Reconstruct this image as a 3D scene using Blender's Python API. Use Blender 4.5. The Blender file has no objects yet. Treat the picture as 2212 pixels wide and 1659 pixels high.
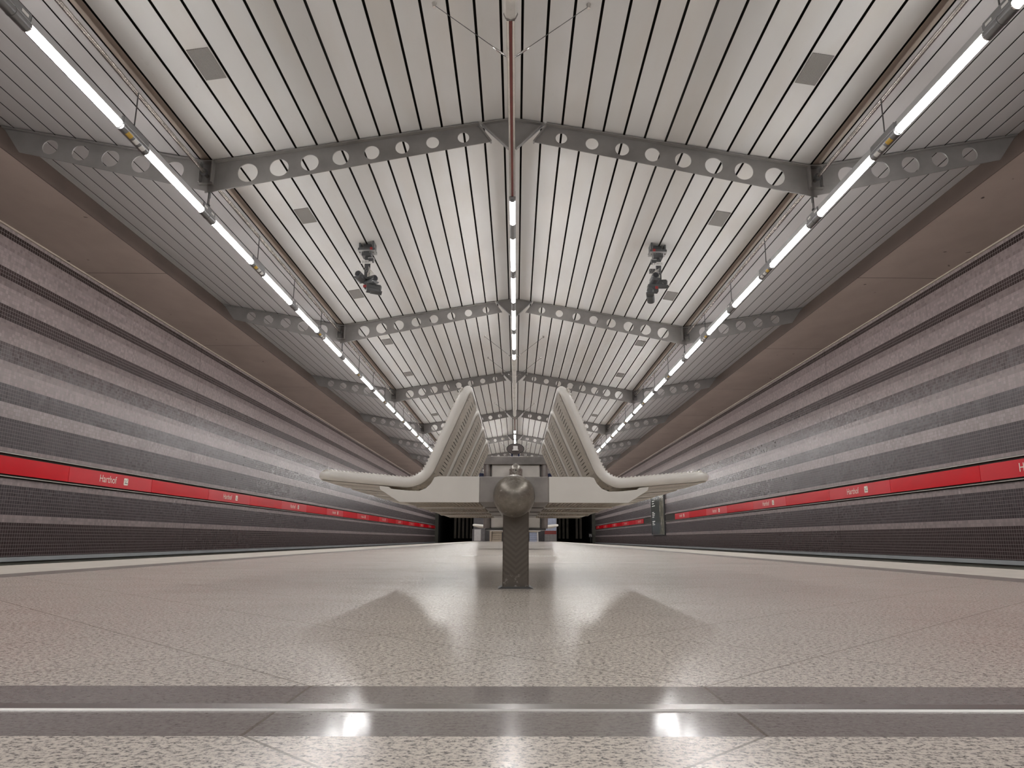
import bpy, math, random
from mathutils import Vector, Matrix

# ------------------------------------------------------------------ camera, world, exposure
S = bpy.context.scene
COL = S.collection
FW = 2212.0
cam_data = bpy.data.cameras.new('camera')
cam = bpy.data.objects.new('camera', cam_data)
COL.objects.link(cam)
PITCH, YAW, ROLL = 0.2110, 0.0084, 0.0034
_fw = Vector((math.sin(YAW) * math.cos(PITCH), math.cos(YAW) * math.cos(PITCH), math.sin(PITCH)))
_r0 = Vector((math.cos(YAW), -math.sin(YAW), 0))
_u0 = _r0.cross(_fw)
_r = math.cos(ROLL) * _r0 + math.sin(ROLL) * _u0
_u = math.cos(ROLL) * _u0 - math.sin(ROLL) * _r0
cam.matrix_world = Matrix(((_r.x, _u.x, -_fw.x, 0.0635), (_r.y, _u.y, -_fw.y, 0.0), (_r.z, _u.z, -_fw.z, 0.203), (0, 0, 0, 1)))
cam_data.sensor_width = 36.0
cam_data.lens = 1564.06 / FW * 36.0
cam_data.shift_x = -(1129.02 - 1106.0) / FW
cam_data.clip_start = 0.02
cam_data.clip_end = 300
S.camera = cam

W = bpy.data.worlds.new('world')
S.world = W
W.use_nodes = True
W.node_tree.nodes['Background'].inputs[0].default_value = (0.02, 0.02, 0.022, 1)
W.node_tree.nodes['Background'].inputs[1].default_value = 0.3
S.view_settings.view_transform = 'Standard'
S.view_settings.look = 'None'
S.view_settings.gamma = 1.0
S.view_settings.use_curve_mapping = False
S.view_settings.exposure = 0.02
S.cycles.diffuse_bounces = 8
S.cycles.max_bounces = 14
S.cycles.sample_clamp_indirect = 6.0
LAMP = 60.0                     # emission strength of the lit tubes

# ------------------------------------------------------------------ dimensions (metres)
Y0, Y1 = -14.0, 66.3            # the hall along the platform
XW = 7.2                        # track walls
XE = 5.83                       # inner edge of the concrete soffits
ZS = 4.543                      # soffit height
XK, HK, HA, HB = 3.385, 4.3616, 4.934, 3.998
XT, HT = 5.79, 4.777
BAY, FIRST = 6.38, 7.523
XL, ZL = 3.40, 3.717            # hanging lamp rows
ZR = 4.262                      # ridge lamps
def roof(x): return HA - (HA - HK) / XK * abs(x)
def wing(x): return HK + (HT - HK) / (XT - XK) * (abs(x) - XK)
PI = math.pi
ORD = ['first', 'second', 'third', 'fourth', 'fifth', 'sixth', 'seventh', 'eighth', 'ninth', 'tenth', 'eleventh', 'twelfth',
       'thirteenth', 'fourteenth', 'fifteenth', 'sixteenth', 'seventeenth', 'eighteenth', 'nineteenth', 'twentieth']
def ordn(i):
    if i < 20: return ORD[i]
    n = i + 1
    t = {2: 'twent', 3: 'thirt', 4: 'fort', 5: 'fift'}[n // 10]
    return t + 'ieth' if n % 10 == 0 else t + 'y-' + ORD[n % 10 - 1]

# ------------------------------------------------------------------ materials
class NT:
    def __init__(s, name):
        s.m = bpy.data.materials.new(name); s.m.use_nodes = True
        s.t = s.m.node_tree; s.b = s.t.nodes['Principled BSDF']
    def n(s, kind, **kw):
        nd = s.t.nodes.new(kind)
        for k, v in kw.items(): setattr(nd, k, v)
        return nd
    def put(s, sock, v):
        if isinstance(v, bpy.types.NodeSocket): s.t.links.new(v, sock)
        elif v is not None: sock.default_value = v
    def math(s, op, a, b=None, c=None):
        nd = s.n('ShaderNodeMath', operation=op)
        for i, v in enumerate((a, b, c)): s.put(nd.inputs[i], v)
        return nd.outputs[0]
    def vmath(s, op, a, b=None):
        nd = s.n('ShaderNodeVectorMath', operation=op)
        s.put(nd.inputs[0], a); s.put(nd.inputs[1], b)
        return nd.outputs[0]
    def mix(s, f, a, b, blend='MIX'):
        nd = s.n('ShaderNodeMix', data_type='RGBA', blend_type=blend)
        s.put(nd.inputs[0], f); s.put(nd.inputs[6], a); s.put(nd.inputs[7], b)
        return nd.outputs[2]
    def ramp(s, f, stops, const=False):
        nd = s.n('ShaderNodeValToRGB')
        cr = nd.color_ramp
        if const: cr.interpolation = 'CONSTANT'
        while len(cr.elements) < len(stops): cr.elements.new(0.5)
        for e, (p, c) in zip(cr.elements, stops):
            e.position = p; e.color = c if len(c) == 4 else (*c, 1)
        s.put(nd.inputs[0], f)
        return nd.outputs[0]
    def noise(s, vec, scale, detail=3, rough=0.5):
        nd = s.n('ShaderNodeTexNoise'); s.put(nd.inputs['Vector'], vec)
        nd.inputs['Scale'].default_value = scale; nd.inputs['Detail'].default_value = detail; nd.inputs['Roughness'].default_value = rough
        return nd.outputs['Fac']
    def pos(s): return s.n('ShaderNodeNewGeometry').outputs['Position']
    def obj(s): return s.n('ShaderNodeTexCoord').outputs['Object']
    def xyz(s, v):
        nd = s.n('ShaderNodeSeparateXYZ'); s.put(nd.inputs[0], v); return nd.outputs
    def comb(s, x, y, z):
        nd = s.n('ShaderNodeCombineXYZ')
        for i, v in enumerate((x, y, z)): s.put(nd.inputs[i], v)
        return nd.outputs[0]
    def set(s, **kw):
        for k, v in kw.items(): s.put(s.b.inputs[k.replace('_', ' ')], v)
        return s.m
    def bump(s, h, strength=0.2, dist=0.01):
        nd = s.n('ShaderNodeBump'); nd.inputs['Strength'].default_value = strength; nd.inputs['Distance'].default_value = dist
        s.put(nd.inputs['Height'], h); s.put(s.b.inputs['Normal'], nd.outputs[0])

def C4(c): return (*c, 1.0)
def plain(name, col, rough=0.5, metal=0.0, var=0.12, scale=8.0, spec=0.5, world=False):
    t = NT(name)
    f = t.noise(t.pos() if world else t.obj(), scale, 4)
    a = tuple(max(0, c * (1 - var)) for c in col); b = tuple(min(1, c * (1 + var)) for c in col)
    t.set(Base_Color=t.ramp(f, [(0.3, a), (0.7, b)]), Roughness=rough, Metallic=metal)
    t.b.inputs['Specular IOR Level'].default_value = spec
    return t.m

def panel_mat(name, base, dirt, amount):
    t = NT(name)
    g = t.n('ShaderNodeNewGeometry')
    p = g.outputs['Position']
    sv = t.vmath('MULTIPLY', p, (1.6, 0.35, 1.6))
    f1 = t.noise(t.vmath('ADD', sv, t.comb(t.math('MULTIPLY', g.outputs['Random Per Island'], 40.0), 0.0, 0.0)), 1.3, 4, 0.55)
    c = t.mix(t.math('MULTIPLY', t.ramp(f1, [(0.45, (0, 0, 0)), (0.72, (1, 1, 1))]), amount), C4(base), C4(dirt))
    rv = t.math('MULTIPLY_ADD', g.outputs['Random Per Island'], 0.07, 0.955)
    c = t.mix(1.0, c, t.comb(rv, rv, rv), 'MULTIPLY')
    f2 = t.noise(t.vmath('MULTIPLY', p, (6, 2.0, 6)), 2.2, 6, 0.7)       # scuffs
    c = t.mix(t.math('MULTIPLY', t.ramp(f2, [(0.64, (0, 0, 0)), (0.74, (1, 1, 1))]), 0.30), c, C4(tuple(v * 0.75 for v in dirt)))
    t.set(Base_Color=c, Roughness=0.42)
    return t.m

M = {}
M['panel'] = panel_mat('roof_panel_white', (0.70, 0.695, 0.685), (0.65, 0.605, 0.55), 0.55)
M['wing'] = panel_mat('wing_panel_grey', (0.51, 0.492, 0.488), (0.455, 0.428, 0.41), 0.5)
M['gap'] = plain('dark_void', (0.028, 0.023, 0.018), 0.9, var=0.2)
M['strip'] = plain('beige_cover_strip', (0.44, 0.375, 0.315), 0.5, var=0.1, scale=2)
M['beam'] = plain('grey_painted_steel', (0.225, 0.213, 0.206), 0.42, var=0.14, scale=3.5)
M['beam_edge'] = plain('grey_steel_edge', (0.24, 0.228, 0.218), 0.4, var=0.12, scale=6)
M['pipe'] = plain('brushed_pipe', (0.48, 0.45, 0.42), 0.24, 0.9, var=0.15, scale=5)
M['darksteel'] = plain('dark_steel', (0.10, 0.10, 0.10), 0.4, 0.3, var=0.1)
M['housing'] = plain('grey_lamp_housing', (0.22, 0.22, 0.225), 0.32, 0.4, var=0.08)
M['reflector'] = plain('grey_reflector', (0.45, 0.45, 0.45), 0.35, 0.2, var=0.05)
M['chrome'] = plain('bright_steel', (0.62, 0.60, 0.58), 0.2, 1.0, var=0.08)
M['railred'] = plain('dark_red_channel', (0.22, 0.035, 0.03), 0.4, var=0.1)
M['white'] = plain('white_label', (0.75, 0.74, 0.72), 0.5, var=0.03)
M['yellow'] = plain('yellow_label', (0.65, 0.42, 0.07), 0.5, var=0.1)
M['redlabel'] = plain('red_label', (0.30, 0.03, 0.03), 0.5, var=0.1)
M['black'] = plain('black_plastic', (0.03, 0.03, 0.03), 0.4, var=0.2)
M['camgrey'] = plain('camera_grey', (0.075, 0.077, 0.08), 0.35, var=0.15)
M['glass'] = plain('lens_glass', (0.03, 0.03, 0.035), 0.06, var=0.1)
M['cream'] = plain('cream_enamel', (0.83, 0.81, 0.765), 0.28, var=0.05, scale=6)
M['cream_sheet'] = plain('cream_sheet', (0.62, 0.565, 0.49), 0.42, var=0.12, scale=14)
M['grey_sleeve'] = plain('grey_sleeve', (0.33, 0.31, 0.295), 0.42, 0.3, var=0.16, scale=16)
M['stainless'] = plain('stainless', (0.74, 0.71, 0.67), 0.36, 0.4, var=0.14, scale=5)
M['stainless_dark'] = plain('stainless_dark', (0.30, 0.28, 0.27), 0.36, 0.6, var=0.25, scale=9)
M['blue'] = plain('dark_blue', (0.025, 0.035, 0.10), 0.35, var=0.15)
M['discbrown'] = plain('brown_disc', (0.085, 0.07, 0.068), 0.35, var=0.1)
M['redsign'] = plain('red_enamel', (0.58, 0.005, 0.013), 0.22, var=0.05, scale=1.2, spec=0.12)
M['redname'] = plain('red_enamel_light', (0.56, 0.012, 0.022), 0.30, var=0.05, scale=1.2, spec=0.2)
M['letter'] = plain('cream_lettering', (0.78, 0.70, 0.60), 0.5, var=0.02)
M['railsteel'] = plain('sign_rail_steel', (0.36, 0.335, 0.30), 0.35, 0.6, var=0.08)
M['ledge'] = plain('blue_grey_ledge', (0.27, 0.285, 0.29), 0.45, var=0.12, scale=1.5)
M['plinth'] = plain('olive_plinth', (0.10, 0.098, 0.082), 0.8, var=0.15, scale=2)
M['track'] = plain('dark_track_bed', (0.06, 0.055, 0.05), 0.9, var=0.3, scale=5, world=True)
M['tunnel'] = plain('tunnel_black', (0.012, 0.011, 0.010), 0.9, var=0.3)
M['tunnelrib'] = plain('tunnel_beige', (0.05, 0.042, 0.03), 0.7, var=0.3, scale=2)
M['edge_white'] = plain('pale_edge_stone', (0.62, 0.58, 0.52), 0.45, var=0.08, scale=6, world=True)
M['edge_grey'] = plain('grey_edge_stone', (0.20, 0.18, 0.165), 0.4, var=0.1, scale=20, world=True)
M['metalstrip'] = plain('floor_metal', (0.72, 0.70, 0.68), 0.24, 0.95, var=0.05, scale=9, world=True)
M['edgeglint'] = plain('floor_edge_glint', (0.93, 0.92, 0.90), 0.5, 0.4, var=0.03, scale=9, world=True)  # lamp glint along the strip's edge, put into a near-white colour
M['metaldull'] = plain('floor_metal_dull', (0.40, 0.38, 0.37), 0.22, 0.9, var=0.05, scale=9, world=True)
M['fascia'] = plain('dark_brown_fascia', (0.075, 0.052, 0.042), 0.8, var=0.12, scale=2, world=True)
M['kiosk'] = plain('kiosk_grey', (0.62, 0.60, 0.59), 0.4, var=0.05)
M['kioskside'] = plain('kiosk_dark', (0.17, 0.16, 0.165), 0.5, var=0.1)
M['stair'] = plain('stair_beige', (0.45, 0.38, 0.30), 0.6, var=0.08)
M['stairblue'] = plain('stair_blue_white', (0.42, 0.46, 0.58), 0.5, var=0.1)

def bench_steel():
    t = NT('scratched_steel')
    o = t.obj()
    f = t.noise(t.vmath('MULTIPLY', o, (14, 14, 20)), 3.0, 6, 0.7)
    c = t.ramp(f, [(0.3, (0.21, 0.19, 0.165)), (0.62, (0.30, 0.275, 0.24)), (0.70, (0.58, 0.55, 0.50))])
    f2 = t.noise(t.vmath('MULTIPLY', o, (30, 30, 30)), 2.2, 8, 0.75)
    wear = t.math('MULTIPLY', t.ramp(t.xyz(o)[2], [(0.415, (0, 0, 0)), (0.462, (1, 1, 1))]), t.ramp(f2, [(0.42, (0, 0, 0)), (0.60, (1, 1, 1))]))
    c = t.mix(t.math('MULTIPLY', wear, 0.75), c, (0.62, 0.60, 0.56, 1))
    t.set(Base_Color=c, Metallic=0.7, Roughness=t.math('MULTIPLY_ADD', f, 0.25, 0.24))
    return t.m
M['steel'] = bench_steel()

def post_steel():
    t = NT('chevron_steel')
    x, y, z = t.xyz(t.obj())
    w = t.math('SINE', t.math('MULTIPLY', t.math('SUBTRACT', z, t.math('MULTIPLY', t.math('ABSOLUTE', x), 0.85)), 2 * PI / 0.024))
    f = t.noise(t.vmath('MULTIPLY', t.obj(), (20, 20, 20)), 3.0, 6, 0.7)
    fade = t.ramp(z, [(0.03, (0, 0, 0)), (0.06, (1, 1, 1)), (0.24, (1, 1, 1)), (0.28, (0, 0, 0))])
    k = t.math('MULTIPLY', t.math('MULTIPLY_ADD', w, 0.5, 0.5), fade)
    c = t.mix(t.math('MULTIPLY', k, 0.45), (0.17, 0.15, 0.128, 1), (0.095, 0.082, 0.069, 1))
    scr = t.math('MULTIPLY', t.ramp(f, [(0.56, (0, 0, 0)), (0.68, (1, 1, 1))]), t.ramp(z, [(0.03, (1, 1, 1)), (0.075, (0.05, 0.05, 0.05)), (0.2, (0, 0, 0))]))
    c = t.mix(t.math('MULTIPLY', scr, 0.7), c, (0.6, 0.57, 0.53, 1))
    t.set(Base_Color=c, Metallic=0.55, Roughness=0.42)
    return t.m
M['post'] = post_steel()

TILE = 0.0521
def wall_mat():
    t = NT('glazed_tile_stripes')
    g = t.n('ShaderNodeNewGeometry')
    x, y, z = t.xyz(g.outputs['Position'])
    u = t.math('DIVIDE', y, TILE); v = t.math('DIVIDE', t.math('SUBTRACT', z, 0.412), TILE)
    fu, fv = t.math('FLOOR', u), t.math('FLOOR', v)
    wn = t.n('ShaderNodeTexWhiteNoise', noise_dimensions='3D')
    t.put(wn.inputs['Vector'], t.comb(fu, fv, 0.0))
    rnd = wn.outputs['Value']
    zc = t.math('MULTIPLY_ADD', t.math('ADD', fv, 0.5), TILE, 0.412)
    dark = (0.042, 0.029, 0.029); lite = (0.258, 0.212, 0.208); mid = (0.205, 0.165, 0.161); pale = (0.30, 0.257, 0.254); glaredk = (0.052, 0.042, 0.045)  # the greyer dark tone has lamp glare put into its colour
    bands = [(-1.2, dark), (0.412, lite), (0.516, glaredk), (0.933, lite), (1.475, glaredk), (1.840, pale), (2.048, glaredk), (2.361, lite), (2.52, mid), (2.655, (0.062, 0.046, 0.046)),
             (2.900, lite), (3.13, mid), (3.225, dark), (3.420, lite), (3.70, mid), (3.818, dark), (3.960, lite), (4.18, mid), (4.385, (0.035, 0.025, 0.024)), (4.484, lite)]
    colr = t.ramp(t.math('DIVIDE', t.math('ADD', zc, 1.2), 6.0), [((b + 1.2 - 0.012) / 6.0 if b > -1 else 0.0, c) for b, c in bands], True)
    big = t.noise(t.vmath('MULTIPLY', g.outputs['Position'], (1, 0.5, 1)), 1.1, 4)
    k = t.math('MULTIPLY_ADD', rnd, 0.30, 0.85)
    k = t.math('MULTIPLY', k, t.math('MULTIPLY_ADD', big, 0.3, 0.85))
    colr = t.mix(1.0, colr, t.comb(k, k, k), 'MULTIPLY')
    gu = t.math('COMPARE', t.math('FRACT', u), 0.5, 0.455); gv = t.math('COMPARE', t.math('FRACT', v), 0.5, 0.455)
    tile = t.math('MULTIPLY', gu, gv)
    colr = t.mix(tile, (0.20, 0.17, 0.166, 1), colr)
    jo = t.math('COMPARE', t.math('MODULO', t.math('ADD', y, 46.8 - 16.2 + 0.4), 11.7), 0.4, 0.007)
    colr = t.mix(jo, colr, (0.055, 0.045, 0.042, 1))
    jit = t.vmath('SUBTRACT', wn.outputs['Color'], (0.5, 0.5, 0.5))
    sc = t.n('ShaderNodeVectorMath', operation='SCALE'); t.put(sc.inputs[0], jit); t.put(sc.inputs['Scale'], t.math('MULTIPLY', tile, 0.075))
    nn = t.vmath('NORMALIZE', t.vmath('ADD', g.outputs['Normal'], sc.outputs[0]))
    t.set(Base_Color=colr, Roughness=t.math('MULTIPLY_ADD', tile, -0.46, 0.72), Normal=nn)
    t.b.inputs['Specular IOR Level'].default_value = 0.15
    return t.m
M['wall'] = wall_mat()

def soffit_mat():
    t = NT('brown_concrete')
    p = t.pos()
    f = t.noise(t.vmath('MULTIPLY', p, (1, 0.6, 1)), 1.2, 6, 0.6)
    c = t.ramp(f, [(0.3, (0.37, 0.295, 0.255)), (0.7, (0.44, 0.355, 0.31))])
    f2 = t.noise(p, 5.5, 2, 0.4)
    c = t.mix(t.ramp(f2, [(0.74, (0, 0, 0)), (0.78, (1, 1, 1))]), c, (0.06, 0.042, 0.034, 1))
    x, y, z = t.xyz(p)
    jo = t.math('COMPARE', t.math('MODULO', t.math('ADD', y, 46.5 - 16.2 + 0.4), 4.65), 0.4, 0.008)
    c = t.mix(jo, c, (0.06, 0.045, 0.038, 1))
    t.set(Base_Color=c, Roughness=0.75)
    return t.m
M['soffit'] = soffit_mat()

def granite(name, light, dark, black, joints, rough):
    t = NT(name)
    p = t.pos()
    x, y, z = t.xyz(p)
    q1 = t.noise(t.vmath('MULTIPLY', p, (0.8, 1, 1)), 150, 4, 0.68)
    q2 = t.noise(t.vmath('ADD', p, (7.3, 2.1, 0.0)), 330, 3, 0.6)
    r = t.math('MULTIPLY_ADD', q2, 0.35, t.math('MULTIPLY', q1, 0.65))
    md = tuple((a + b) / 2 for a, b in zip(light, dark))
    c = t.ramp(r, [(0.400, black), (0.438, dark), (0.476, md), (0.512, light), (0.62, tuple(min(1, v * 1.13) for v in light))])
    big = t.noise(p, 0.9, 4)
    fine = t.noise(p, 260, 3)
    k = t.math('MULTIPLY', t.math('MULTIPLY_ADD', big, 0.24, 0.88), t.math('MULTIPLY_ADD', fine, 0.35, 0.82))
    c = t.mix(1.0, c, t.comb(k, k, k), 'MULTIPLY')
    if joints:
        yy = t.math('ADD', y, t.math('MULTIPLY', t.math('LESS_THAN', y, 0.95), 0.26))
        a = t.math('ADD', x, 0.224); b = t.math('SUBTRACT', yy, 1.086)
        q = 0.5545
        d1 = t.math('PINGPONG', t.math('ADD', t.math('ADD', a, b), 100 * q), q / 2)
        d2 = t.math('PINGPONG', t.math('ADD', t.math('SUBTRACT', a, b), 100 * q), q / 2)
        d3 = t.math('PINGPONG', t.math('ADD', t.math('ADD', a, b), 50 * 2 * q), q)
        d4 = t.math('PINGPONG', t.math('ADD', t.math('SUBTRACT', a, b), 50 * 2 * q + q), q)
        near = t.math('LESS_THAN', y, 0.95)
        da = t.math('MINIMUM', d1, d2); db = t.math('MINIMUM', d3, d4)
        dd = t.math('ADD', t.math('MULTIPLY', near, db), t.math('MULTIPLY', t.math('SUBTRACT', 1.0, near), da))
        m = t.math('LESS_THAN', dd, 0.0028)
    else:
        m = t.math('LESS_THAN', t.math('PINGPONG', t.math('ADD', t.math('ADD', x, 0.224), 55.45), 0.27725), 0.0022)
    c = t.mix(t.math('MULTIPLY', m, t.math('MULTIPLY_ADD', t.math('LESS_THAN', y, 1.09), 0.25, 0.5)), c, (0.13, 0.105, 0.085, 1))
    smear = t.noise(t.vmath('MULTIPLY', p, (0.7, 2.5, 1)), 2.0, 5, 0.6)
    t.set(Base_Color=c, Roughness=t.math('MULTIPLY_ADD', smear, 0.10, rough))
    t.b.inputs['Specular IOR Level'].default_value = 0.42
    return t.m
M['granite'] = granite('speckled_granite', (0.73, 0.67, 0.60), (0.30, 0.272, 0.252), (0.11, 0.105, 0.105), True, 0.15)
M['stripe'] = granite('dark_granite', (0.265, 0.24, 0.23), (0.215, 0.192, 0.182), (0.16, 0.143, 0.136), False, 0.08)

def lamp_mat():
    t = NT('lit_tube')
    e = t.n('ShaderNodeEmission'); e.inputs[0].default_value = (1.0, 0.98, 0.965, 1); e.inputs[1].default_value = LAMP
    t.t.links.new(e.outputs[0], t.t.nodes['Material Output'].inputs[0])
    return t.m
M['lamp'] = lamp_mat()

def grille_mat():
    t = NT('perforated_grille')
    x, y, z = t.xyz(t.obj())
    a = t.math('SINE', t.math('MULTIPLY', x, 2 * PI / 0.0085)); b = t.math('SINE', t.math('MULTIPLY', y, 2 * PI / 0.0085))
    h = t.math('GREATER_THAN', t.math('MULTIPLY', a, b), 0.12)
    t.set(Base_Color=t.mix(h, (0.36, 0.34, 0.32, 1), (0.035, 0.03, 0.028, 1)), Roughness=0.6)
    return t.m
M['grille'] = grille_mat()

def poster_mat():
    t = NT('poster_print')
    o = t.obj()
    x, y, z = t.xyz(o)
    f = t.noise(t.vmath('MULTIPLY', o, (1, 2.2, 0.8)), 2.4, 6, 0.65)
    c = t.ramp(f, [(0.30, (0.035, 0.04, 0.025)), (0.48, (0.12, 0.12, 0.075)), (0.58, (0.26, 0.235, 0.18)), (0.68, (0.5, 0.48, 0.44))])
    g = t.math('LESS_THAN', y, -0.55)
    c = t.mix(g, (0.045, 0.055, 0.045, 1), c)
    t.set(Base_Color=c, Roughness=0.12)
    return t.m
M['poster'] = poster_mat()

# ------------------------------------------------------------------ mesh builder
class MB:
    def __init__(s): s.v = []; s.f = []; s.mi = []
    def add(s, vs, fs, mi=0):
        o = len(s.v); s.v += [tuple(v) for v in vs]
        for f in fs: s.f.append(tuple(i + o for i in f)); s.mi.append(mi)
        return s
    def box(s, x0, x1, y0, y1, z0, z1, mi=0):
        vs = [(x, y, z) for z in (z0, z1) for y in (y0, y1) for x in (x0, x1)]
        return s.add(vs, [(0, 2, 3, 1), (4, 5, 7, 6), (0, 1, 5, 4), (2, 6, 7, 3), (0, 4, 6, 2), (1, 3, 7, 5)], mi)
    def prism(s, poly, a0, a1, axis='y', mi=0):
        n = len(poly)
        def P(p, a):
            if axis == 'y': return (p[0], a, p[1])
            if axis == 'x': return (a, p[0], p[1])
            return (p[0], p[1], a)
        vs = [P(p, a0) for p in poly] + [P(p, a1) for p in poly]
        fs = [tuple(range(n)), tuple(range(2 * n - 1, n - 1, -1))] + [(i, i + n, (i + 1) % n + n, (i + 1) % n) for i in range(n)]
        return s.add(vs, fs, mi)
    def tube(s, pts, r, seg=12, closed=False, cap=True, mi=0):
        pts = [Vector(p) for p in pts]; n = len(pts); vs = []; fs = []
        T = []
        for i in range(n):
            a = pts[(i - 1) % n] if (closed or i > 0) else pts[i]; b = pts[(i + 1) % n] if (closed or i < n - 1) else pts[i]
            T.append((b - a).normalized())
        ref = Vector((0, 0, 1)) if abs(T[0].z) < 0.9 else Vector((1, 0, 0))
        N = (ref - ref.dot(T[0]) * T[0]).normalized()
        rr = r if isinstance(r, (list, tuple)) else [r] * n
        for i in range(n):
            N = (N - N.dot(T[i]) * T[i]).normalized(); B = T[i].cross(N)
            for k in range(seg):
                a = 2 * PI * k / seg
                vs.append(pts[i] + rr[i] * (math.cos(a) * N + math.sin(a) * B))
        for i in range(n if closed else n - 1):
            j = (i + 1) % n
            for k in range(seg):
                l = (k + 1) % seg
                fs.append((i * seg + k, i * seg + l, j * seg + l, j * seg + k))
        if cap and not closed:
            fs.append(tuple(range(seg - 1, -1, -1))); fs.append(tuple((n - 1) * seg + k for k in range(seg)))
        return s.add(vs, fs, mi)
    def lathe(s, prof, c=(0, 0, 0), axis='z', seg=24, mi=0):
        vs = []; fs = []
        for r, h in prof:
            for k in range(seg):
                a = 2 * PI * k / seg; p, q = r * math.cos(a), r * math.sin(a)
                v = {'z': (p, q, h), 'y': (p, h, q), 'x': (h, p, q)}[axis]
                vs.append((v[0] + c[0], v[1] + c[1], v[2] + c[2]))
        for i in range(len(prof) - 1):
            for k in range(seg):
                l = (k + 1) % seg
                fs.append((i * seg + k, i * seg + l, (i + 1) * seg + l, (i + 1) * seg + k))
        fs.append(tuple(range(seg))); fs.append(tuple((len(prof) - 1) * seg + k for k in range(seg)))
        return s.add(vs, fs, mi)
    def build(s, name, mats, parent=None, smooth=False, loc=None, bevel=0.0, kind=None):
        me = bpy.data.meshes.new(name)
        me.from_pydata(s.v, [], s.f)
        for m in (mats if isinstance(mats, (list, tuple)) else [mats]): me.materials.append(M[m])
        me.polygons.foreach_set('material_index', s.mi)
        if smooth:
            me.polygons.foreach_set('use_smooth', [True] * len(me.polygons))
            me.set_sharp_from_angle(angle=math.radians(38))
        me.update(); me.validate()
        import bmesh
        bm = bmesh.new(); bm.from_mesh(me); bmesh.ops.recalc_face_normals(bm, faces=bm.faces); bm.to_mesh(me); bm.free()
        o = bpy.data.objects.new(name, me); COL.objects.link(o)
        if loc: o.location = loc
        if parent: o.parent = parent
        if bevel:
            b = o.modifiers.new('bevel', 'BEVEL'); b.width = bevel; b.segments = 2; b.limit_method = 'ANGLE'; b.angle_limit = math.radians(50)
        if kind: o['kind'] = kind
        return o

def tag(o, label, cat, group=None):
    o['label'] = label; o['category'] = cat
    if group: o['group'] = group
    return o
def thing(name, label, cat, loc=(0, 0, 0), group=None):
    o = bpy.data.objects.new(name, None); o.empty_display_size = 0.1; COL.objects.link(o); o.location = loc
    return tag(o, label, cat, group)
def dup(root, loc, label, sx=None):
    def cp(o, parent):
        c = o.copy(); COL.objects.link(c); c.parent = parent
        for ch in list(o.children): cp(ch, c)
        return c
    r = cp(root, None); r.location = loc; r['label'] = label
    if sx is not None: r.scale = (sx, 1, 1)
    return r

def fillet(pts, rads, closed=False, n=6):
    out = []; m = len(pts); V = [Vector(p) for p in pts]
    for i in range(m):
        r = rads[i]
        if r <= 0 or (not closed and i in (0, m - 1)): out.append(V[i]); continue
        a = (V[i - 1] - V[i]); b = (V[(i + 1) % m] - V[i])
        ua, ub = a.normalized(), b.normalized(); ang = ua.angle(ub)
        d = min(r / math.tan(ang / 2), a.length * 0.49, b.length * 0.49); r2 = d * math.tan(ang / 2)
        cc = V[i] + (ua + ub).normalized() * (r2 / math.sin(ang / 2))
        p0, p1 = V[i] + ua * d - cc, V[i] + ub * d - cc
        tot = p0.angle(p1)
        for k in range(n + 1):
            f = k / n
            w0, w1 = math.sin((1 - f) * tot) / math.sin(tot), math.sin(f * tot) / math.sin(tot)
            out.append(cc + p0 * w0 + p1 * w1)
    return out

# ------------------------------------------------------------------ the setting
def grid_floor():
    b = MB()
    xs = [-3.68, -2.83, -2.58, 2.58, 2.83, 3.68]
    ys = [Y0, 0.822, 1.087, Y1]
    cols = ['w', 'g', 'm', 'g', 'w']
    for i in range(5):
        for j in range(3):
            mi = {'w': 2, 'g': 3, 'm': 1 if j == 1 else 0}[cols[i]]
            b.add([(xs[i], ys[j], 0), (xs[i + 1], ys[j], 0), (xs[i + 1], ys[j + 1], 0), (xs[i], ys[j + 1], 0)], [(0, 1, 2, 3)], mi)
    b.add([(xs[0], Y0, 0), (xs[0], Y1, 0), (xs[0], Y1, -1.05), (xs[0], Y0, -1.05)], [(0, 1, 2, 3)], 4)
    b.add([(xs[-1], Y0, 0), (xs[-1], Y0, -1.05), (xs[-1], Y1, -1.05), (xs[-1], Y1, 0)], [(0, 1, 2, 3)], 4)
    return b.build('floor', ['granite', 'stripe', 'edge_white', 'edge_grey', 'plinth'], kind='structure')
fl = grid_floor()
for p in fl.data.polygons:            # keep the walking surface facing up
    if abs(p.normal.z) > 0.9 and p.normal.z < 0: p.flip()
q = MB()
q.prism([(0.9385, -0.004), (0.9385, 0.0022), (0.966, 0.0022), (0.966, -0.004)], -2.58, 2.58, 'x', 0)
q.prism([(0.9352, -0.004), (0.9352, -0.0008), (0.9385, 0.0022), (0.9385, -0.004)], -2.58, 2.58, 'x', 1)
q.build('trim_1', ['metaldull', 'edgeglint'], kind='structure')
q = MB()
for k in range(31):
    xx = -0.60 + 0.037 * k
    q.prism([(xx, 9.09), (xx + 0.024, 9.09), (xx + 0.034, 9.15), (xx + 0.010, 9.15)], -0.003, 0.0015, 'z')
q.build('trim_2', 'white', kind='structure')
MB().box(-2.58, 2.58, 6.352, 6.362, -0.004, 0.0006).build('trim_3', 'edge_grey', kind='structure')
for s in (-1, 1):
    a, c = sorted((s * 3.68, s * 7.35))
    MB().box(a, c, Y0, Y1 + 12, -1.15, -1.05).build('floor', 'track', kind='structure')
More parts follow.
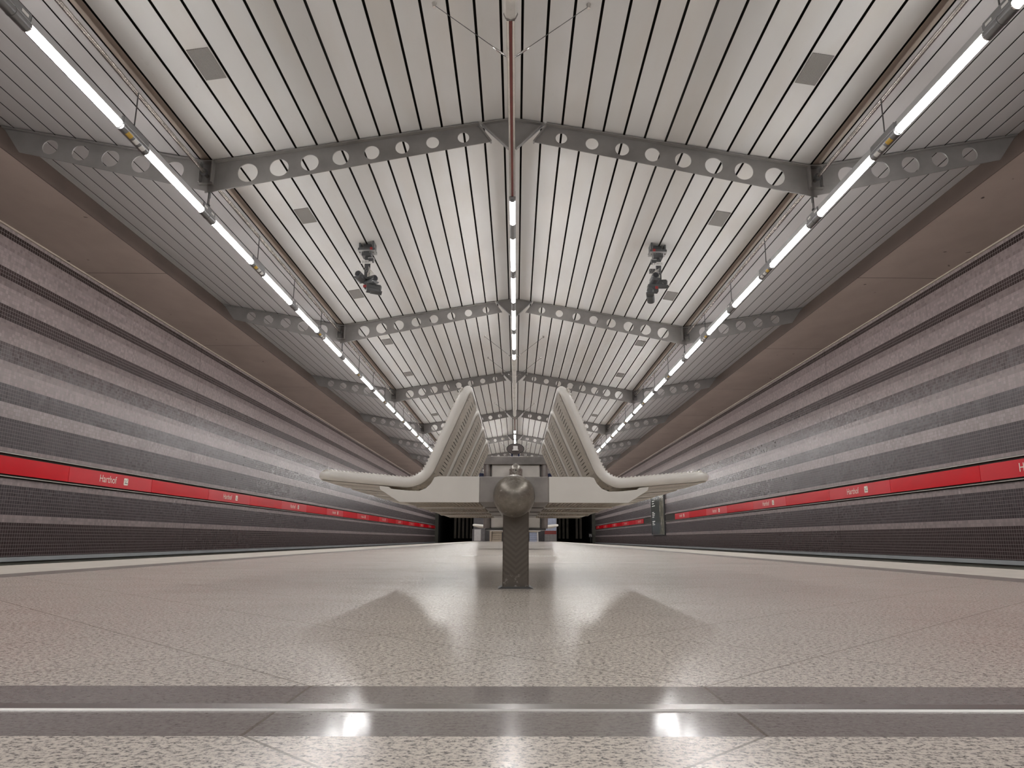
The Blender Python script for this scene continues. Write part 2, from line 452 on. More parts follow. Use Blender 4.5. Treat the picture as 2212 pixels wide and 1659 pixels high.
for s, nm in ((-1, 'left'), (1, 'right')):
    a, c = sorted((s * XW, s * (XW + 0.25)))
    MB().box(a, c, Y0, Y1, -0.07, ZS + 0.3).build('wall_' + nm, 'wall', kind='structure')
    b = MB()
    x0, x1 = sorted((s * (XW - 0.06), s * (XW + 0.25)))
    b.box(x0, x1, Y0, Y1, -0.135, -0.075, 0)
    x0, x1 = sorted((s * (XW - 0.02), s * (XW + 0.25)))
    b.box(x0, x1, Y0, Y1, -1.05, -0.135, 1)
    b.build('baseboard_' + nm, ['ledge', 'plinth'], kind='structure')
    x0, x1 = sorted((s * (XW - 0.03), s * XW))
    MB().box(x0, x1, Y0, Y1, ZS - 0.022, ZS).build('trim_4', 'strip', kind='structure')
    # concrete soffit over the track with its inner face
    x0, x1 = sorted((s * XE, s * (XW + 0.25)))
    q = MB().box(x0, x1, Y0, Y1, ZS, ZS + 0.62, 0)
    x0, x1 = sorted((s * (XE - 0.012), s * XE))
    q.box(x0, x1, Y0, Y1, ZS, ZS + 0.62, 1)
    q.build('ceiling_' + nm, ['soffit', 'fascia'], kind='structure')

# the panelled vault: fourteen wide panels a side, wing panels beyond the knee, dark void above
cb = MB()
def slab(xa, xb, zf, th, mi, lip=0.012):
    za, zb = zf(xa), zf(xb)
    cb.prism([(xa, za), (xb, zb), (xb, zb + th), (xa, za + th)], Y0, Y1, 'y', mi)
PW = (XK - 0.10) / 14
for s in (-1, 1):
    for k in range(14):
        xa, xb = 0.10 + k * PW + 0.0125, 0.10 + (k + 1) * PW - 0.0125
        slab(s * xa, s * xb, roof, 0.003, 0)
    slab(s * (XK + 0.012), s * (XK + 0.128), wing, 0.003, 2)  # joint strip; the shade of its recess is put into the beige colour
    x = XK + 0.14
    while x < XE + 0.02:
        xb = min(x + 0.2385, XE + 0.03)
        slab(s * (x + 0.010), s * (xb - 0.010), wing, 0.003, 1)
        x = xb
    cb.prism([(s * 0.0, HA + 0.10), (s * XK, HK + 0.10), (s * (XE + 0.3), wing(XE + 0.3) + 0.10), (s * (XE + 0.3), wing(XE + 0.3) + 0.2), (s * XK, HK + 0.2), (0, HA + 0.2)], Y0, Y1, 'y', 3)
cb.box(-0.088, 0.088, Y0, Y1, roof(0.09) + 0.0, roof(0.09) + 0.004, 0)
cb.build('ceiling', ['panel', 'wing', 'strip', 'gap'], kind='structure')
MB().box(-7.5, 7.5, Y0 - 0.2, Y0, -1.15, 5.4).build('wall_front', 'kioskside', kind='structure')

# end wall with the two tunnel mouths
eb = MB()
eb.box(-3.75, 3.75, Y1, Y1 + 0.3, 0, 5.4, 0)
for s in (-1, 1):
    x0, x1 = sorted((s * 3.75, s * 7.45))
    eb.box(x0, x1, Y1, Y1 + 0.3, 3.4, 5.4, 0)
    x0, x1 = sorted((s * 6.93, s * 7.45))
    eb.box(x0, x1, Y1, Y1 + 0.25, -1.1, 3.4, 1)
    x0, x1 = sorted((s * 7.0, s * 7.3))
    eb.box(x0, x1, Y1 + 0.25, Y1 + 12, -1.1, 3.5, 2)
    x0, x1 = sorted((s * 3.3, s * 3.7))
    eb.box(x0, x1, Y1 + 0.3, Y1 + 12, -1.1, 3.5, 2)
    x0, x1 = sorted((s * 3.3, s * 7.3))
    eb.box(x0, x1, Y1 + 0.3, Y1 + 12, 3.5, 3.6, 2)
    eb.box(x0, x1, Y1 + 12, Y1 + 12.2, -1.1, 3.6, 2)
eb.build('wall_back', ['kioskside', 'plinth', 'tunnel'], kind='structure')
for s, nm in ((-1, 'left'), (1, 'right')):
    for k in range(5):
        xx = s * (4.05 + 0.36 * k + (0.5 if s > 0 and k > 2 else 0))
        o = MB().box(xx - 0.10, xx + 0.10, Y1 + 1.2, Y1 + 1.4, -0.1 + 0.35, 3.5).build('tunnel_pilaster', 'tunnelrib')
        tag(o, 'beige upright in the %s tunnel mouth, %s from the platform' % (nm, ORD[k]), 'pilaster', 'uprights in the tunnel mouths')

# ------------------------------------------------------------------ steel roof beams
def web_cell(b, quad, c, r, t):
    """plate cell with a round hole: quad corners (x,z) in order, hole centre c, radius r, plate thickness t (along y)"""
    cx, cz = c
    ang = [2 * PI * k / 36 for k in range(36)] + [math.atan2(q[1] - cz, q[0] - cx) % (2 * PI) for q in quad]
    ang = sorted(set(round(a, 6) for a in ang))
    def hit(a):
        dx, dz = math.cos(a), math.sin(a); best = None
        for i in range(4):
            p, q = quad[i], quad[(i + 1) % 4]
            ex, ez = q[0] - p[0], q[1] - p[1]
            den = dx * ez - dz * ex
            if abs(den) < 1e-12: continue
            tt = ((p[0] - cx) * ez - (p[1] - cz) * ex) / den; u = ((p[0] - cx) * dz - (p[1] - cz) * dx) / den
            if tt > 0 and -1e-6 <= u <= 1 + 1e-6 and (best is None or tt < best): best = tt
        return (cx + dx * best, cz + dz * best)
    n = len(ang); ins = [(cx + r * math.cos(a), cz + r * math.sin(a)) for a in ang]; out = [hit(a) for a in ang]
    vs = [(p[0], -t / 2, p[1]) for p in ins] + [(p[0], -t / 2, p[1]) for p in out] + [(p[0], t / 2, p[1]) for p in ins] + [(p[0], t / 2, p[1]) for p in out]
    fs = []
    for i in range(n):
        j = (i + 1) % n
        fs += [(i, j, n + j, n + i), (2 * n + i, 3 * n + i, 3 * n + j, 2 * n + j), (i, 2 * n + i, 2 * n + j, j), (n + i, n + j, 3 * n + j, 3 * n + i)]
    b.add(vs, fs, 0)
def lerp(p, q, f): return (p[0] + (q[0] - p[0]) * f, p[1] + (q[1] - p[1]) * f)
TOPGAP = 0.012
def roof_beam(label, y):
    root = thing('roof_beam', label, 'roof beam', (0, y, 0), 'perforated steel beams across the hall')
    for s in (-1, 1):
        b = MB()
        top = lambda x: roof(x) - TOPGAP
        bot = lambda x: HB + (4.649 - HB) * (XK - x) / (XK - 0.235)
        hx = [2.984, 2.635, 2.295, 1.948, 1.599, 1.255, 0.911, 0.561]; hr = [0.113, 0.107, 0.101, 0.094, 0.086, 0.079, 0.073, 0.066]
        xs = [XK + 0.06] + [(hx[i] + hx[i + 1]) / 2 for i in range(7)] + [0.40]
        for i in range(8):
            xa, xb = xs[i], xs[i + 1]
            q = [(s * xa, top(min(xa, XK))), (s * xb, top(xb)), (s * xb, bot(xb)), (s * xa, bot(xa))]
            cz = (top(hx[i]) * 0.46 + bot(hx[i]) * 0.54)
            web_cell(b, q, (s * hx[i], cz), hr[i], 0.014)
        b.prism([(s * 0.40, top(0.40)), (s * 0.385, top(0.385)), (s * 0.235, 4.649), (s * 0.40, bot(0.40))], -0.007, 0.007)
        # top angle and end angle
        b.prism([(s * XK, top(XK)), (s * 0.385, top(0.385)), (s * 0.385, top(0.385) - 0.012), (s * XK, top(XK) - 0.012)], -0.065, 0.065, 'y', 1)
        b.prism([(s * 0.385, top(0.385)), (s * 0.235, 4.649), (s * 0.247, 4.640), (s * 0.400, top(0.400))], -0.032, 0.032, 'y', 1)
        b.build('rafter', ['beam', 'beam_edge'], root)
        w = MB()
        wt = lambda x: wing(x) - TOPGAP
        wb = lambda x: HB + (4.469 - HB) * (x - XK) / (5.588 - XK)
        hx = [3.813, 4.194, 4.546, 4.892, 5.242]; hr = [0.109, 0.105, 0.101, 0.095, 0.089]
        xs = [XK + 0.06] + [(hx[i] + hx[i + 1]) / 2 for i in range(4)] + [5.42]
        for i in range(5):
            xa, xb = xs[i], xs[i + 1]
            q = [(s * xa, wt(xa)), (s * xb, wt(xb)), (s * xb, wb(xb)), (s * xa, wb(xa))]
            web_cell(w, q, (s * hx[i], wt(hx[i]) * 0.5 + wb(hx[i]) * 0.5), hr[i], 0.014)
        w.prism([(s * 5.42, wt(5.42)), (s * 5.80, wt(5.80)), (s * 5.588, 4.469), (s * 5.42, wb(5.42))], -0.007, 0.007)
        w.prism([(s * XK, wt(XK)), (s * 5.80, wt(5.80)), (s * 5.80, wt(5.80) - 0.012), (s * XK, wt(XK) - 0.012)], -0.05, 0.05, 'y', 1)
        w.build('wing_rafter', ['beam', 'beam_edge'], root)
        k = MB()
        for xx in (XK - 0.035, XK + 0.105):
            k.box(min(s * xx, s * (xx + 0.014)), max(s * xx, s * (xx + 0.014)), -0.085, -0.007, 4.085, HK - 0.02)
        k.box(min(s * (XK - 0.035), s * (XK + 0.119)), max(s * (XK - 0.035), s * (XK + 0.119)), -0.055, -0.007, 4.072, 4.086)
        k.box(min(s * (XK - 0.035), s * (XK + 0.119)), max(s * (XK - 0.035), s * (XK + 0.119)), -0.085, -0.007, HK - 0.03, HK - 0.018)
        k.build('knee_stiffener', 'beam_edge', root)
    g = MB()
    za = HA - TOPGAP
    g.prism([(-0.355, roof(0.355) - TOPGAP), (0, za), (0.355, roof(0.355) - TOPGAP), (0.048, 4.56), (-0.048, 4.56)], -0.007, 0.007)
    for s in (-1, 1):
        g.prism([(s * 0.355, roof(0.355) - TOPGAP), (s * 0.048, 4.56), (s * 0.036, 4.57), (s * 0.340, roof(0.34) - TOPGAP)], -0.032, 0.032, 'y', 1)
        g.prism([(0, za), (s * 0.355, roof(0.355) - TOPGAP), (s * 0.355, roof(0.355) - TOPGAP - 0.012), (0, za - 0.012)], -0.055, 0.055, 'y', 1)
    g.build('ridge_gusset', ['beam', 'beam_edge'], root)
    return root
BEAM = roof_beam('grey perforated steel roof beam, nearest of the row, right above the first lamps', FIRST)
NB = 10
for i in range(1, NB):
    dup(BEAM, (0, FIRST + i * BAY, 0), 'grey perforated steel roof beam, %s from the camera in the row along the vault' % ordn(i))
for i in (-1, -2, -3):
    dup(BEAM, (0, FIRST + i * BAY, 0), 'grey perforated steel roof beam above and behind the camera')

# pipes along the knees
for s, nm in ((-1, 'left'), (1, 'right')):
    r = thing('conduit_pipe', 'long bright steel pipe running along the %s knee of the vault above the lamps' % nm, 'pipe', (s * (XK + 0.045), 0, 4.185))
    MB().tube([(0, Y0 + 1, 0), (0, Y1 - 0.2, 0)], 0.021, 14).build('pipe_run', 'pipe', r, True)
    for i in range(NB):
        y = FIRST + i * BAY
        MB().lathe([(0.022, -0.02), (0.042, -0.02), (0.042, 0.0), (0.022, 0.0)], (0, y - 0.09, 0), 'y', 16).build('pipe_collar', 'darksteel', r, True)

# ------------------------------------------------------------------ hanging tube lamps along both platform edges
def tube_lamp(label, sl0, sl1, lit0, lit1, long_, group, z_up, side=True, origin=0.0):
    """one lit tube with the sleeve at its near end; y measured from the start of the lit part"""
    r = thing('tube_lamp', label, 'lamp', (0, 0, 0), group)
    L = lit1 - lit0; sl = sl1 - sl0
    MB().lathe([(0.012, 0.0), (0.026, 0.004), (0.031, 0.02), (0.031, L - 0.02), (0.026, L - 0.004), (0.012, L)], (0, 0, 0), 'y', 16).build('lit_tube', 'lamp', r, True)
    b = MB().lathe([(0.020, -sl + 0.002), (0.040, -sl + 0.002), (0.040, 0.0), (0.020, 0.0)], (0, 0, 0), 'y', 20)
    if not long_: b.lathe([(0.041, -sl / 2 - 0.006), (0.0425, -sl / 2 - 0.006), (0.0425, -sl / 2 + 0.006), (0.041, -sl / 2 + 0.006)], (0, 0, 0), 'y', 20)
    sv = b.build('sleeve', 'housing', r, True)
    for y in (0.0, L - 0.012):
        MB().lathe([(0.032, y), (0.041, y), (0.041, y + 0.011), (0.032, y + 0.011)], (0, 0, 0), 'y', 20).build('end_ring', 'chrome', r, True)
    if side:
        MB().box(-0.026, 0.026, -sl + 0.014, 0.012, 0.030, 0.098).build('driver_box', 'housing', r, bevel=0.006)
        q = MB()
        A = [math.radians(a) for a in range(36, 129, 4)]  # lopsided arc, shaped to keep direct lamp light off the panels overhead
        q.prism([(0.0385 * math.cos(a), 0.0385 * math.sin(a)) for a in A[::-1]] + [(0.026, 0.040), (0.026, 0.088), (-0.026, 0.088), (-0.026, 0.040)], 0.014, L - 0.014)
        q.build('reflector', 'reflector', r)
        MB().tube([(0, -sl / 2, 0.095), (0, -sl / 2, z_up)], 0.006, 8).build('hanger_rod', 'darksteel', r, True)
        if long_:
            for (y0_, y1_, mm) in ((-0.35, -0.27, 'yellow'), (-0.235, -0.165, 'white'), (-0.125, -0.055, 'white')):
                an = [math.radians(v) for v in range(-82, -21, 10)]
                MB().prism([(0.0412 * math.cos(v), 0.0412 * math.sin(v)) for v in an] + [(0.0398 * math.cos(v), 0.0398 * math.sin(v)) for v in an[::-1]], y0_, y1_).build('sticker', mm, sv)
        else:
            MB().box(0.0255, 0.0275, -sl + 0.03, -sl + 0.10, 0.050, 0.072).build('sticker', 'white', sv)
            MB().box(0.0255, 0.0275, -0.09, -0.02, 0.050, 0.072).build('sticker', 'white', sv)
    else:
        A = [math.radians(a) for a in range(22, 159, 8)]  # shield arc added under the rail to keep lamp light off the ridge
        MB().prism([(0.0385 * math.cos(a), 0.0385 * math.sin(a)) for a in A[::-1]] + [(0.034, 0.040), (0.034, 0.085), (-0.034, 0.085), (-0.034, 0.040)], -sl, L).build('rail_and_shield', 'housing', r)
    return r
GL = 'hanging tube lamps along the platform edges'
UP = 4.17 - ZL
protoA = tube_lamp('', 5.72, 6.15, 6.15, 7.375, True, GL, UP)
protoB = tube_lamp('', 7.375, 7.67, 7.67, 8.89, False, GL, UP)
used = {}
for s, nm in ((-1, 'left'), (1, 'right')):
    seq = []
    for k in range(-5, 19):
        seq.append((6.15 + 3.19 * k, 0)); seq.append((7.67 + 3.19 * k, 1))
    n = 0
    for y, t in seq:
        if y + 1.2 > Y1 - 0.5: continue
        proto = (protoA, protoB)[t]
        if y < 4.0:
            lab = 'glowing tube lamp of the %s row, above and behind the camera' % nm
        else:
            lab = 'glowing tube lamp hanging in the %s row, %s from the camera' % (nm, ordn(n)); n += 1
        if t not in used:
            used[t] = 1; o = proto; o.location = (s * XL, y, ZL); o['label'] = lab; o.scale = (-s, 1, 1)
        else:
            o = dup(proto, (s * XL, y, ZL), lab, -s)
for s, nm in ((-1, 'left'), (1, 'right')):                         # cable with turnbuckle under each beam knee
    for i in range(NB):
        r = thing('hanging_cable', 'thin hanging cable with turnbuckle under the %s knee of the %s beam' % (nm, ordn(i)), 'cable',
                  (s * XL, FIRST + i * BAY + 0.03, 0), 'lamp cables under the beam knees')
        MB().tube([(0, 0, ZL + 0.09), (0, 0, HB + 0.05)], 0.004, 6).build('cable', 'darksteel', r)
        MB().tube([(0, 0, HB - 0.06), (0, 0, HB + 0.06)], 0.012, 8).build('turnbuckle', 'housing', r, True)
        MB().lathe([(0.006, -0.02), (0.016, 0.0), (0.006, 0.02)], (0, 0, ZL + 0.13), 'z', 10).build('shackle', 'darksteel', r, True)

# ------------------------------------------------------------------ ridge line: steel tubes, red channels, lamps, guy wires
PER = 3 * BAY
GR = 'tube lamps along the ridge'
first_r = None
pat = [(8.17, 8.85, 1), (9.30, 10.53, 0), (10.83, 12.05, 1), (12.49, 13.72, 0), (14.02, 15.24, 1), (15.68, 16.12, 0)]
protoR = {}
cnt = 0
for cyc in range(-1, 4):
    for (a, b_, t) in pat:
        y = a + cyc * PER
        if y < Y0 + 1 or y + (b_ - a) > Y1 - 0.3: continue
        key = round(b_ - a, 2)
        if y < 4: lab = 'glowing tube lamp at the ridge, above and behind the camera'
        else:
            lab = 'glowing tube lamp under the ridge of the vault, %s from the camera' % ordn(cnt); cnt += 1
        if key not in protoR:
            sl = 0.05 if t and key < 1 else (0.30 if t else 0.44)
            o = tube_lamp(lab, a - sl, a, a, b_, bool(t == 0), GR, 0, side=False)
            o.location = (0, y, ZR); protoR[key] = o
        else:
            dup(protoR[key], (0, y, ZR), lab)
protoT = protoC = None
nt = 0
for cyc in range(-1, 4):
    y0 = 16.14 + (cyc - 1) * PER; y1 = 5.02 + cyc * PER
    if y1 > Y0 + 2 and y0 < Y1 - 8.3:
        where = ['above and behind the camera', 'ending at the top edge of the picture', 'behind the nearest run of ridge lamps', 'far along behind the second run of ridge lamps', 'farthest along'][cyc + 1]
        lab = 'eight-sided steel carrier tube under the ridge, ' + where
        if protoT is None:
            r = thing('carrier_tube', lab, 'tube', (0, y0, ZR + 0.03), 'steel carrier tubes under the ridge')
            Lh = y1 - y0
            MB().tube([(0, 0, 0), (0, Lh, 0)], 0.052, 8).build('tube_body', 'stainless', r)
            MB().tube([(0, Lh, 0), (0, Lh + 0.012, 0)], 0.058, 8).build('end_plate', 'stainless_dark', r)
            MB().lathe([(0.004, 0), (0.009, 0), (0.009, 0.006), (0.004, 0.006)], (0, Lh + 0.012, 0), 'y', 8).build('screw', 'black', r)
            protoT = r
        else: dup(protoT, (0, y0, ZR + 0.03), lab)
    if y1 > Y0 + 2 and y1 + 3.2 < Y1:
        where = ['behind the camera', 'before the first ridge lamp', 'beyond the nearest beams', 'farthest away'][cyc + 1] if cyc < 3 else 'at the end'
        lab = 'bright rail with dark red channel under the ridge, ' + where
        if protoC is None:
            r = thing('red_channel_rail', lab, 'rail', (0, y1 + 0.012, ZR), 'red channel rails under the ridge')
            b = MB()
            for s in (-1, 1): b.box(min(s * 0.012, s * 0.034), max(s * 0.012, s * 0.034), 0, 3.07, -0.026, 0.06)
            b.box(-0.034, 0.034, 0, 3.07, 0.04, 0.06)
            b.build('rail_profile', 'chrome', r, bevel=0.003)
            MB().box(-0.012, 0.012, 0, 3.07, -0.020, 0.01).build('red_channel', 'railred', r)
            MB().box(-0.036, 0.036, 3.03, 3.08, -0.032, 0.05).build('end_bracket', 'housing', r)
            protoC = r
        else: dup(protoC, (0, y1 + 0.012, ZR), lab)
protoG = None
for cyc in range(-1, 4):
    for base, nm in ((5.54, 'by a carrier tube end'), (16.22, 'by the last lamp'), (18.25, 'halfway along a tube')):
        y = base + cyc * PER
        if y > Y1 - 1 or y < 4: continue
        for s, sd in ((-1, 'left'), (1, 'right')):
            lab = 'guy wire to the %s panels %s, %s from the camera' % (sd, nm, ORD[max(0, cyc)])
            if protoG is None:
                r = thing('guy_wire', lab, 'wire', (0, y, ZR + 0.02), 'guy wires at the ridge')
                ex, ez = 0.68, roof(0.68) - ZR - 0.043
                MB().tube([(0.05, 0, 0.02), (ex, 0, ez)], 0.0035, 6).build('wire', 'darksteel', r)
                MB().tube([lerp((0.03, 0), (ex, ez), f)[0:1] + (0,) + lerp((0.03, 0), (ex, ez), f)[1:2] for f in (0.0, 0.03, 0.05, 0.16, 0.18, 0.2)], [0.004, 0.006, 0.010, 0.010, 0.006, 0.004], 8).build('turnbuckle', 'chrome', r, True)
                MB().lathe([(0.014, -0.02), (0.016, 0.0), (0.022, 0.02)], (ex, 0, ez), 'z', 12).build('anchor', 'chrome', r, True)
                protoG = r; r.scale = (s, 1, 1)
            else: dup(protoG, (0, y, ZR + 0.02), lab, s)

# ------------------------------------------------------------------ loudspeaker grilles in the panels
protoS = None
XC = 0.10 + PW * 11.5
for s, nm in ((-1, 'left'), (1, 'right')):
    for k in range(19):
        y = 5.915 + 3.19 * k
        lab = 'square perforated ceiling grille, %s half of the vault, %s from the camera' % (nm, ordn(k))
        if protoS is None:
            o = MB().box(-PW / 2 + 0.022, PW / 2 - 0.022, -0.215, 0.215, -0.004, 0.004).build('ceiling_grille', 'grille')
            tag(o, lab, 'grille', 'perforated grilles in the ceiling'); protoS = o
        else:
            o = protoS.copy(); COL.objects.link(o); o['label'] = lab
        o.location = (s * XC, y, roof(XC) - 0.003)
        o.rotation_euler = (0, s * math.atan((HA - HK) / XK), 0)

# ------------------------------------------------------------------ platform monitoring cameras
def text(name, body, size, mat, parent=None, xs=1.0, align='CENTER', ext=0.0):
    cu = bpy.data.curves.new(name, 'FONT'); cu.body = body; cu.size = size; cu.align_x = align; cu.align_y = 'BOTTOM_BASELINE'; cu.extrude = ext
    cu.materials.append(M[mat])
    tmp = bpy.data.objects.new(name, cu); COL.objects.link(tmp)
    bpy.context.view_layer.update()
    me = bpy.data.meshes.new_from_object(tmp.evaluated_get(bpy.context.evaluated_depsgraph_get()))
    bpy.data.objects.remove(tmp); bpy.data.curves.remove(cu)
    me.name = name
    o = bpy.data.objects.new(name, me); COL.objects.link(o); o.scale = (xs, 1, 1)
    if parent: o.parent = parent
    return o
def cctv(s, nm, plate, px, two):
    r = thing('camera_cluster', 'pair of dark platform cameras on a ceiling pole, label plate %s, %s half' % (plate, nm), 'security camera', (px, 10.3, 0), 'camera clusters under the vault')
    zt = roof(px) - 0.075
    sl = -s * (HA - HK) / XK
    b = MB()
    b.box(-0.13, 0.13, -0.10, 0.10, zt - 0.062, zt - 0.055, 0)
    b.box(-0.125, 0.125, -0.095, 0.095, zt - 0.055, zt - 0.02, 1)
    for xx in (-0.10, 0.10):
        b.box(xx - 0.012, xx + 0.012, -0.10, 0.10, zt - 0.06, roof(px + xx) - 0.002, 1)
    b.box(-0.06, 0.06, -0.03, 0.09, zt - 0.03, roof(px) - 0.012, 1)
    b.box(-0.07, 0.07, -0.08, 0.08, zt - 0.14, zt - 0.075, 1)
    b.box(min(-s * 0.02, -s * 0.11), max(-s * 0.02, -s * 0.11), -0.05, 0.04, zt - 0.165, zt - 0.155, 0)
    b.box(min(-s * 0.03, -s * 0.10), max(-s * 0.03, -s * 0.10), -0.045, 0.03, zt - 0.215, zt - 0.165, 1)
    b.build('ceiling_bracket', ['reflector', 'camgrey'], r, bevel=0.004)
    q = MB()
    for xx in (-0.10, -0.05, 0.05, 0.10):
        MB().lathe([(0.001, 0), (0.012, 0), (0.012, 0.012), (0.004, 0.018)], (xx, -0.07, zt - 0.09), 'z', 8).build('bolt', 'chrome', r)
    MB().box(-s * 0.07 - 0.015, -s * 0.07 + 0.025, -0.10, -0.04, zt - 0.052, zt - 0.012).build('junction_box', 'redlabel', r)
    MB().box(-0.028, 0.028, -0.028, 0.028, 4.0, zt - 0.10).box(0.03, 0.05, 0.0, 0.02, 4.0, zt - 0.15).build('pole', 'camgrey', r, bevel=0.004)
    pl = MB().box(-0.085, 0.085, -0.040, -0.034, 4.235, 4.290).build('label_plate', 'white', r)
    t = text('lettering', plate, 0.044, 'black', pl, 0.95)
    t.location = (0, -0.0415, 4.249); t.rotation_euler = (PI / 2, 0, 0)
    cab = MB()
    for i in range(5):
        a = 0.06 + 0.02 * i
        cab.tube([(0.03, -0.02, 4.2 - 0.02 * i), (s * -a, -0.05, 4.14 - 0.02 * i), (0.02, -0.03, 4.08 - 0.012 * i)], 0.004, 6)
    cab.build('cable_loops', 'stainless', r)
    def camera(x, y, z, yaw, tilt, rr):
        c = MB()
        c.lathe([(rr * 0.8, -0.10), (rr, -0.09), (rr, 0.10), (rr * 0.85, 0.12)], (0, 0, 0), 'y', 20)
        c.box(-rr * 1.15, rr * 1.15, -0.08, 0.11, -rr * 1.35, -rr * 0.6)
        o = c.build('camera_body', 'camgrey', r, True, bevel=0.004)
        o.location = (x, y, z); o.rotation_euler = (tilt, 0, yaw)
        MB().lathe([(rr * 0.3, -0.104), (rr * 0.74, -0.104), (rr * 0.74, -0.098), (rr * 0.3, -0.098)], (0, 0, 0), 'y', 20).build('lens', 'glass', o, True)
        h = MB()
        for k in range(9):
            a0 = PI * (1.05 + 0.9 * k / 8)
            pass
        h.prism([(rr * 1.12 * math.cos(PI * k / 8), -rr * 1.05 - rr * 0.75 * math.sin(PI * k / 8)) for k in range(9)], -0.115, 0.05)
        h.build('sun_hood', 'camgrey', o, True)
        return o
    if s < 0:
        camera(-0.075, -0.05, 4.03, -0.25, -0.1, 0.05)
        camera(0.075, 0.0, 4.0, 0.9, 0.0, 0.05)
        camera(0.12, 0.03, 3.88, 1.9, 0.05, 0.055)
        MB().box(-0.02, 0.13, -0.03, 0.04, 3.85, 3.96).build('pan_head', 'camgrey', r, bevel=0.006)
        MB().box(-0.03, 0.02, -0.042, -0.03, 3.86, 3.90).build('label', 'redlabel', r)
    else:
        camera(-0.07, -0.06, 4.03, 0.05, -0.1, 0.052)
        camera(0.03, 0.02, 3.98, 1.5, 0.0, 0.05)
        camera(-0.12, 0.03, 3.80, 2.9, 0.3, 0.05)
        MB().box(-0.165, -0.01, -0.05, 0.06, 3.82, 3.94).build('pan_head', 'camgrey', r, bevel=0.008)
        MB().box(-0.06, -0.02, -0.062, -0.05, 3.86, 3.90).build('label', 'redlabel', r)
        MB().box(-0.13, -0.04, -0.02, 0.03, 4.13, 4.19).build('side_box', 'camgrey', r)
    sp = MB(); rnd = random.Random(3)
    for (bx, bz) in ((-0.08, 4.08), (0.15, 3.92)):
        for i in range(7):
            a = PI * (0.15 + 0.12 * i)
            sp.tube([(bx, -0.02, bz), (bx + 0.11 * math.cos(a), -0.03, bz + 0.11 * math.sin(a))], 0.0012, 4)
    sp.build('bird_spikes', 'stainless', r)
    return r
cctv(-1, 'left', 'S 202/1', -2.20, True)
cctv(1, 'right', 'S 201/1', 2.185, True)

# ------------------------------------------------------------------ red station name band on both track walls
ZB0, ZB1 = 1.082, 1.330
for s, nm in ((-1, 'left'), (1, 'right')):
    for z0, z1, m, d in ((1.03, 1.385, 'gap', 0.012), (1.368, 1.381, 'railsteel', 0.05), (1.045, 1.058, 'railsteel', 0.05), (1.386, 1.392, 'darksteel', 0.03)):
        x0, x1 = sorted((s * (XW - d), s * XW))
        b = MB()
        if s > 0:
            b.box(x0, x1, Y0 + 0.5, 35.02, z0, z1); b.box(x0, x1, 38.42, Y1, z0, z1)
        else: b.box(x0, x1, Y0 + 0.5, Y1, z0, z1)
        b.build('trim_5', m, kind='structure')
def panel_proto(name_panel, s, label):
    L = 2.715
    r = thing('sign_panel', label, 'sign', (0, 0, 0), 'red station band panels')
    MB().box(-0.008, 0.008, -L / 2 + 0.004, L / 2 - 0.004, ZB0, ZB1).build('panel', 'redname' if name_panel else 'redsign', r, bevel=0.002)
    if name_panel:
        # s<0: left wall, faces +x and is read from near (left) to far; s>0: right wall, faces -x, read from far to near
        t = text('lettering', 'Harthof', 0.178, 'letter', r, 0.96, 'LEFT')
        d = -s
        t.location = (d * 0.0095, d * (-L / 2 + 0.875), ZB0 + 0.072)
        t.rotation_euler = (PI / 2, 0, PI / 2 * d)
        ic = MB()
        n = 24; hw, hh, rc = 0.074, 0.064, 0.02
        pts = []
        for (cx, cz, a0) in ((hw - rc, hh - rc, 0), (-hw + rc, hh - rc, PI / 2), (-hw + rc, -hh + rc, PI), (hw - rc, -hh + rc, 1.5 * PI)):
            for k in range(6):
                a = a0 + PI / 2 * k / 5
                pts.append((cx + rc * math.cos(a), cz + rc * math.sin(a)))
        yc = d * (-L / 2 + 1.745)
        ic.prism([(p[0] + yc, p[1] + ZB0 + 0.130) for p in pts], d * 0.008, d * 0.010, 'x')
        io = ic.build('pictogram', 'letter', r)
        mk = MB()
        zc = ZB0 + 0.130
        def P(u, v): return (yc + d * u, zc + v)
        x0, x1 = d * 0.010, d * 0.0115
        mk.prism([P(-0.040, -0.032), P(0.058, -0.032), P(0.058, -0.020), P(-0.040, -0.020)], x0, x1, 'x')
        mk.prism([P(-0.020, -0.020), P(-0.012, -0.020), P(0.058, 0.052), P(0.050, 0.054)], x0, x1, 'x')
        mk.prism([P(-0.050, 0.030), P(-0.040, 0.034), P(-0.022, 0.004), P(-0.032, 0.0)], x0, x1, 'x')
        mk.build('pictogram_marks', 'black', io)
    return r
for s, nm in ((-1, 'left'), (1, 'right')):
    P = {}
    first = 11.80 if s < 0 else 11.053
    nn = {True: 0, False: 0}
    for k in range(-6, 20):
        y = first + 2.715 * k + 1.3575
        name = (k % 2 == 0) if s < 0 else (k % 2 != 0)
        if y + 1.36 > Y1 - 0.1 or y < Y0 + 2: continue
        if s > 0 and 33.4 < y < 40.0: 
            if 35.0 - 1.36 < y < 38.45 + 1.36: continue
        if y + 1.36 < 9.4: lab = 'red station band panel on the %s wall, outside the picture beside the camera' % nm
        elif name: lab = 'red panel reading Harthof on the %s wall, %s name from the camera' % (nm, ordn(nn[True])); nn[True] += 1
        else: lab = 'plain red band panel on the %s wall, %s blank one from the camera' % (nm, ordn(nn[False])); nn[False] += 1
        if name not in P:
            P[name] = panel_proto(name, s, lab); P[name].location = (s * (XW - 0.035), y, 0)
        else: dup(P[name], (s * (XW - 0.035), y, 0), lab)

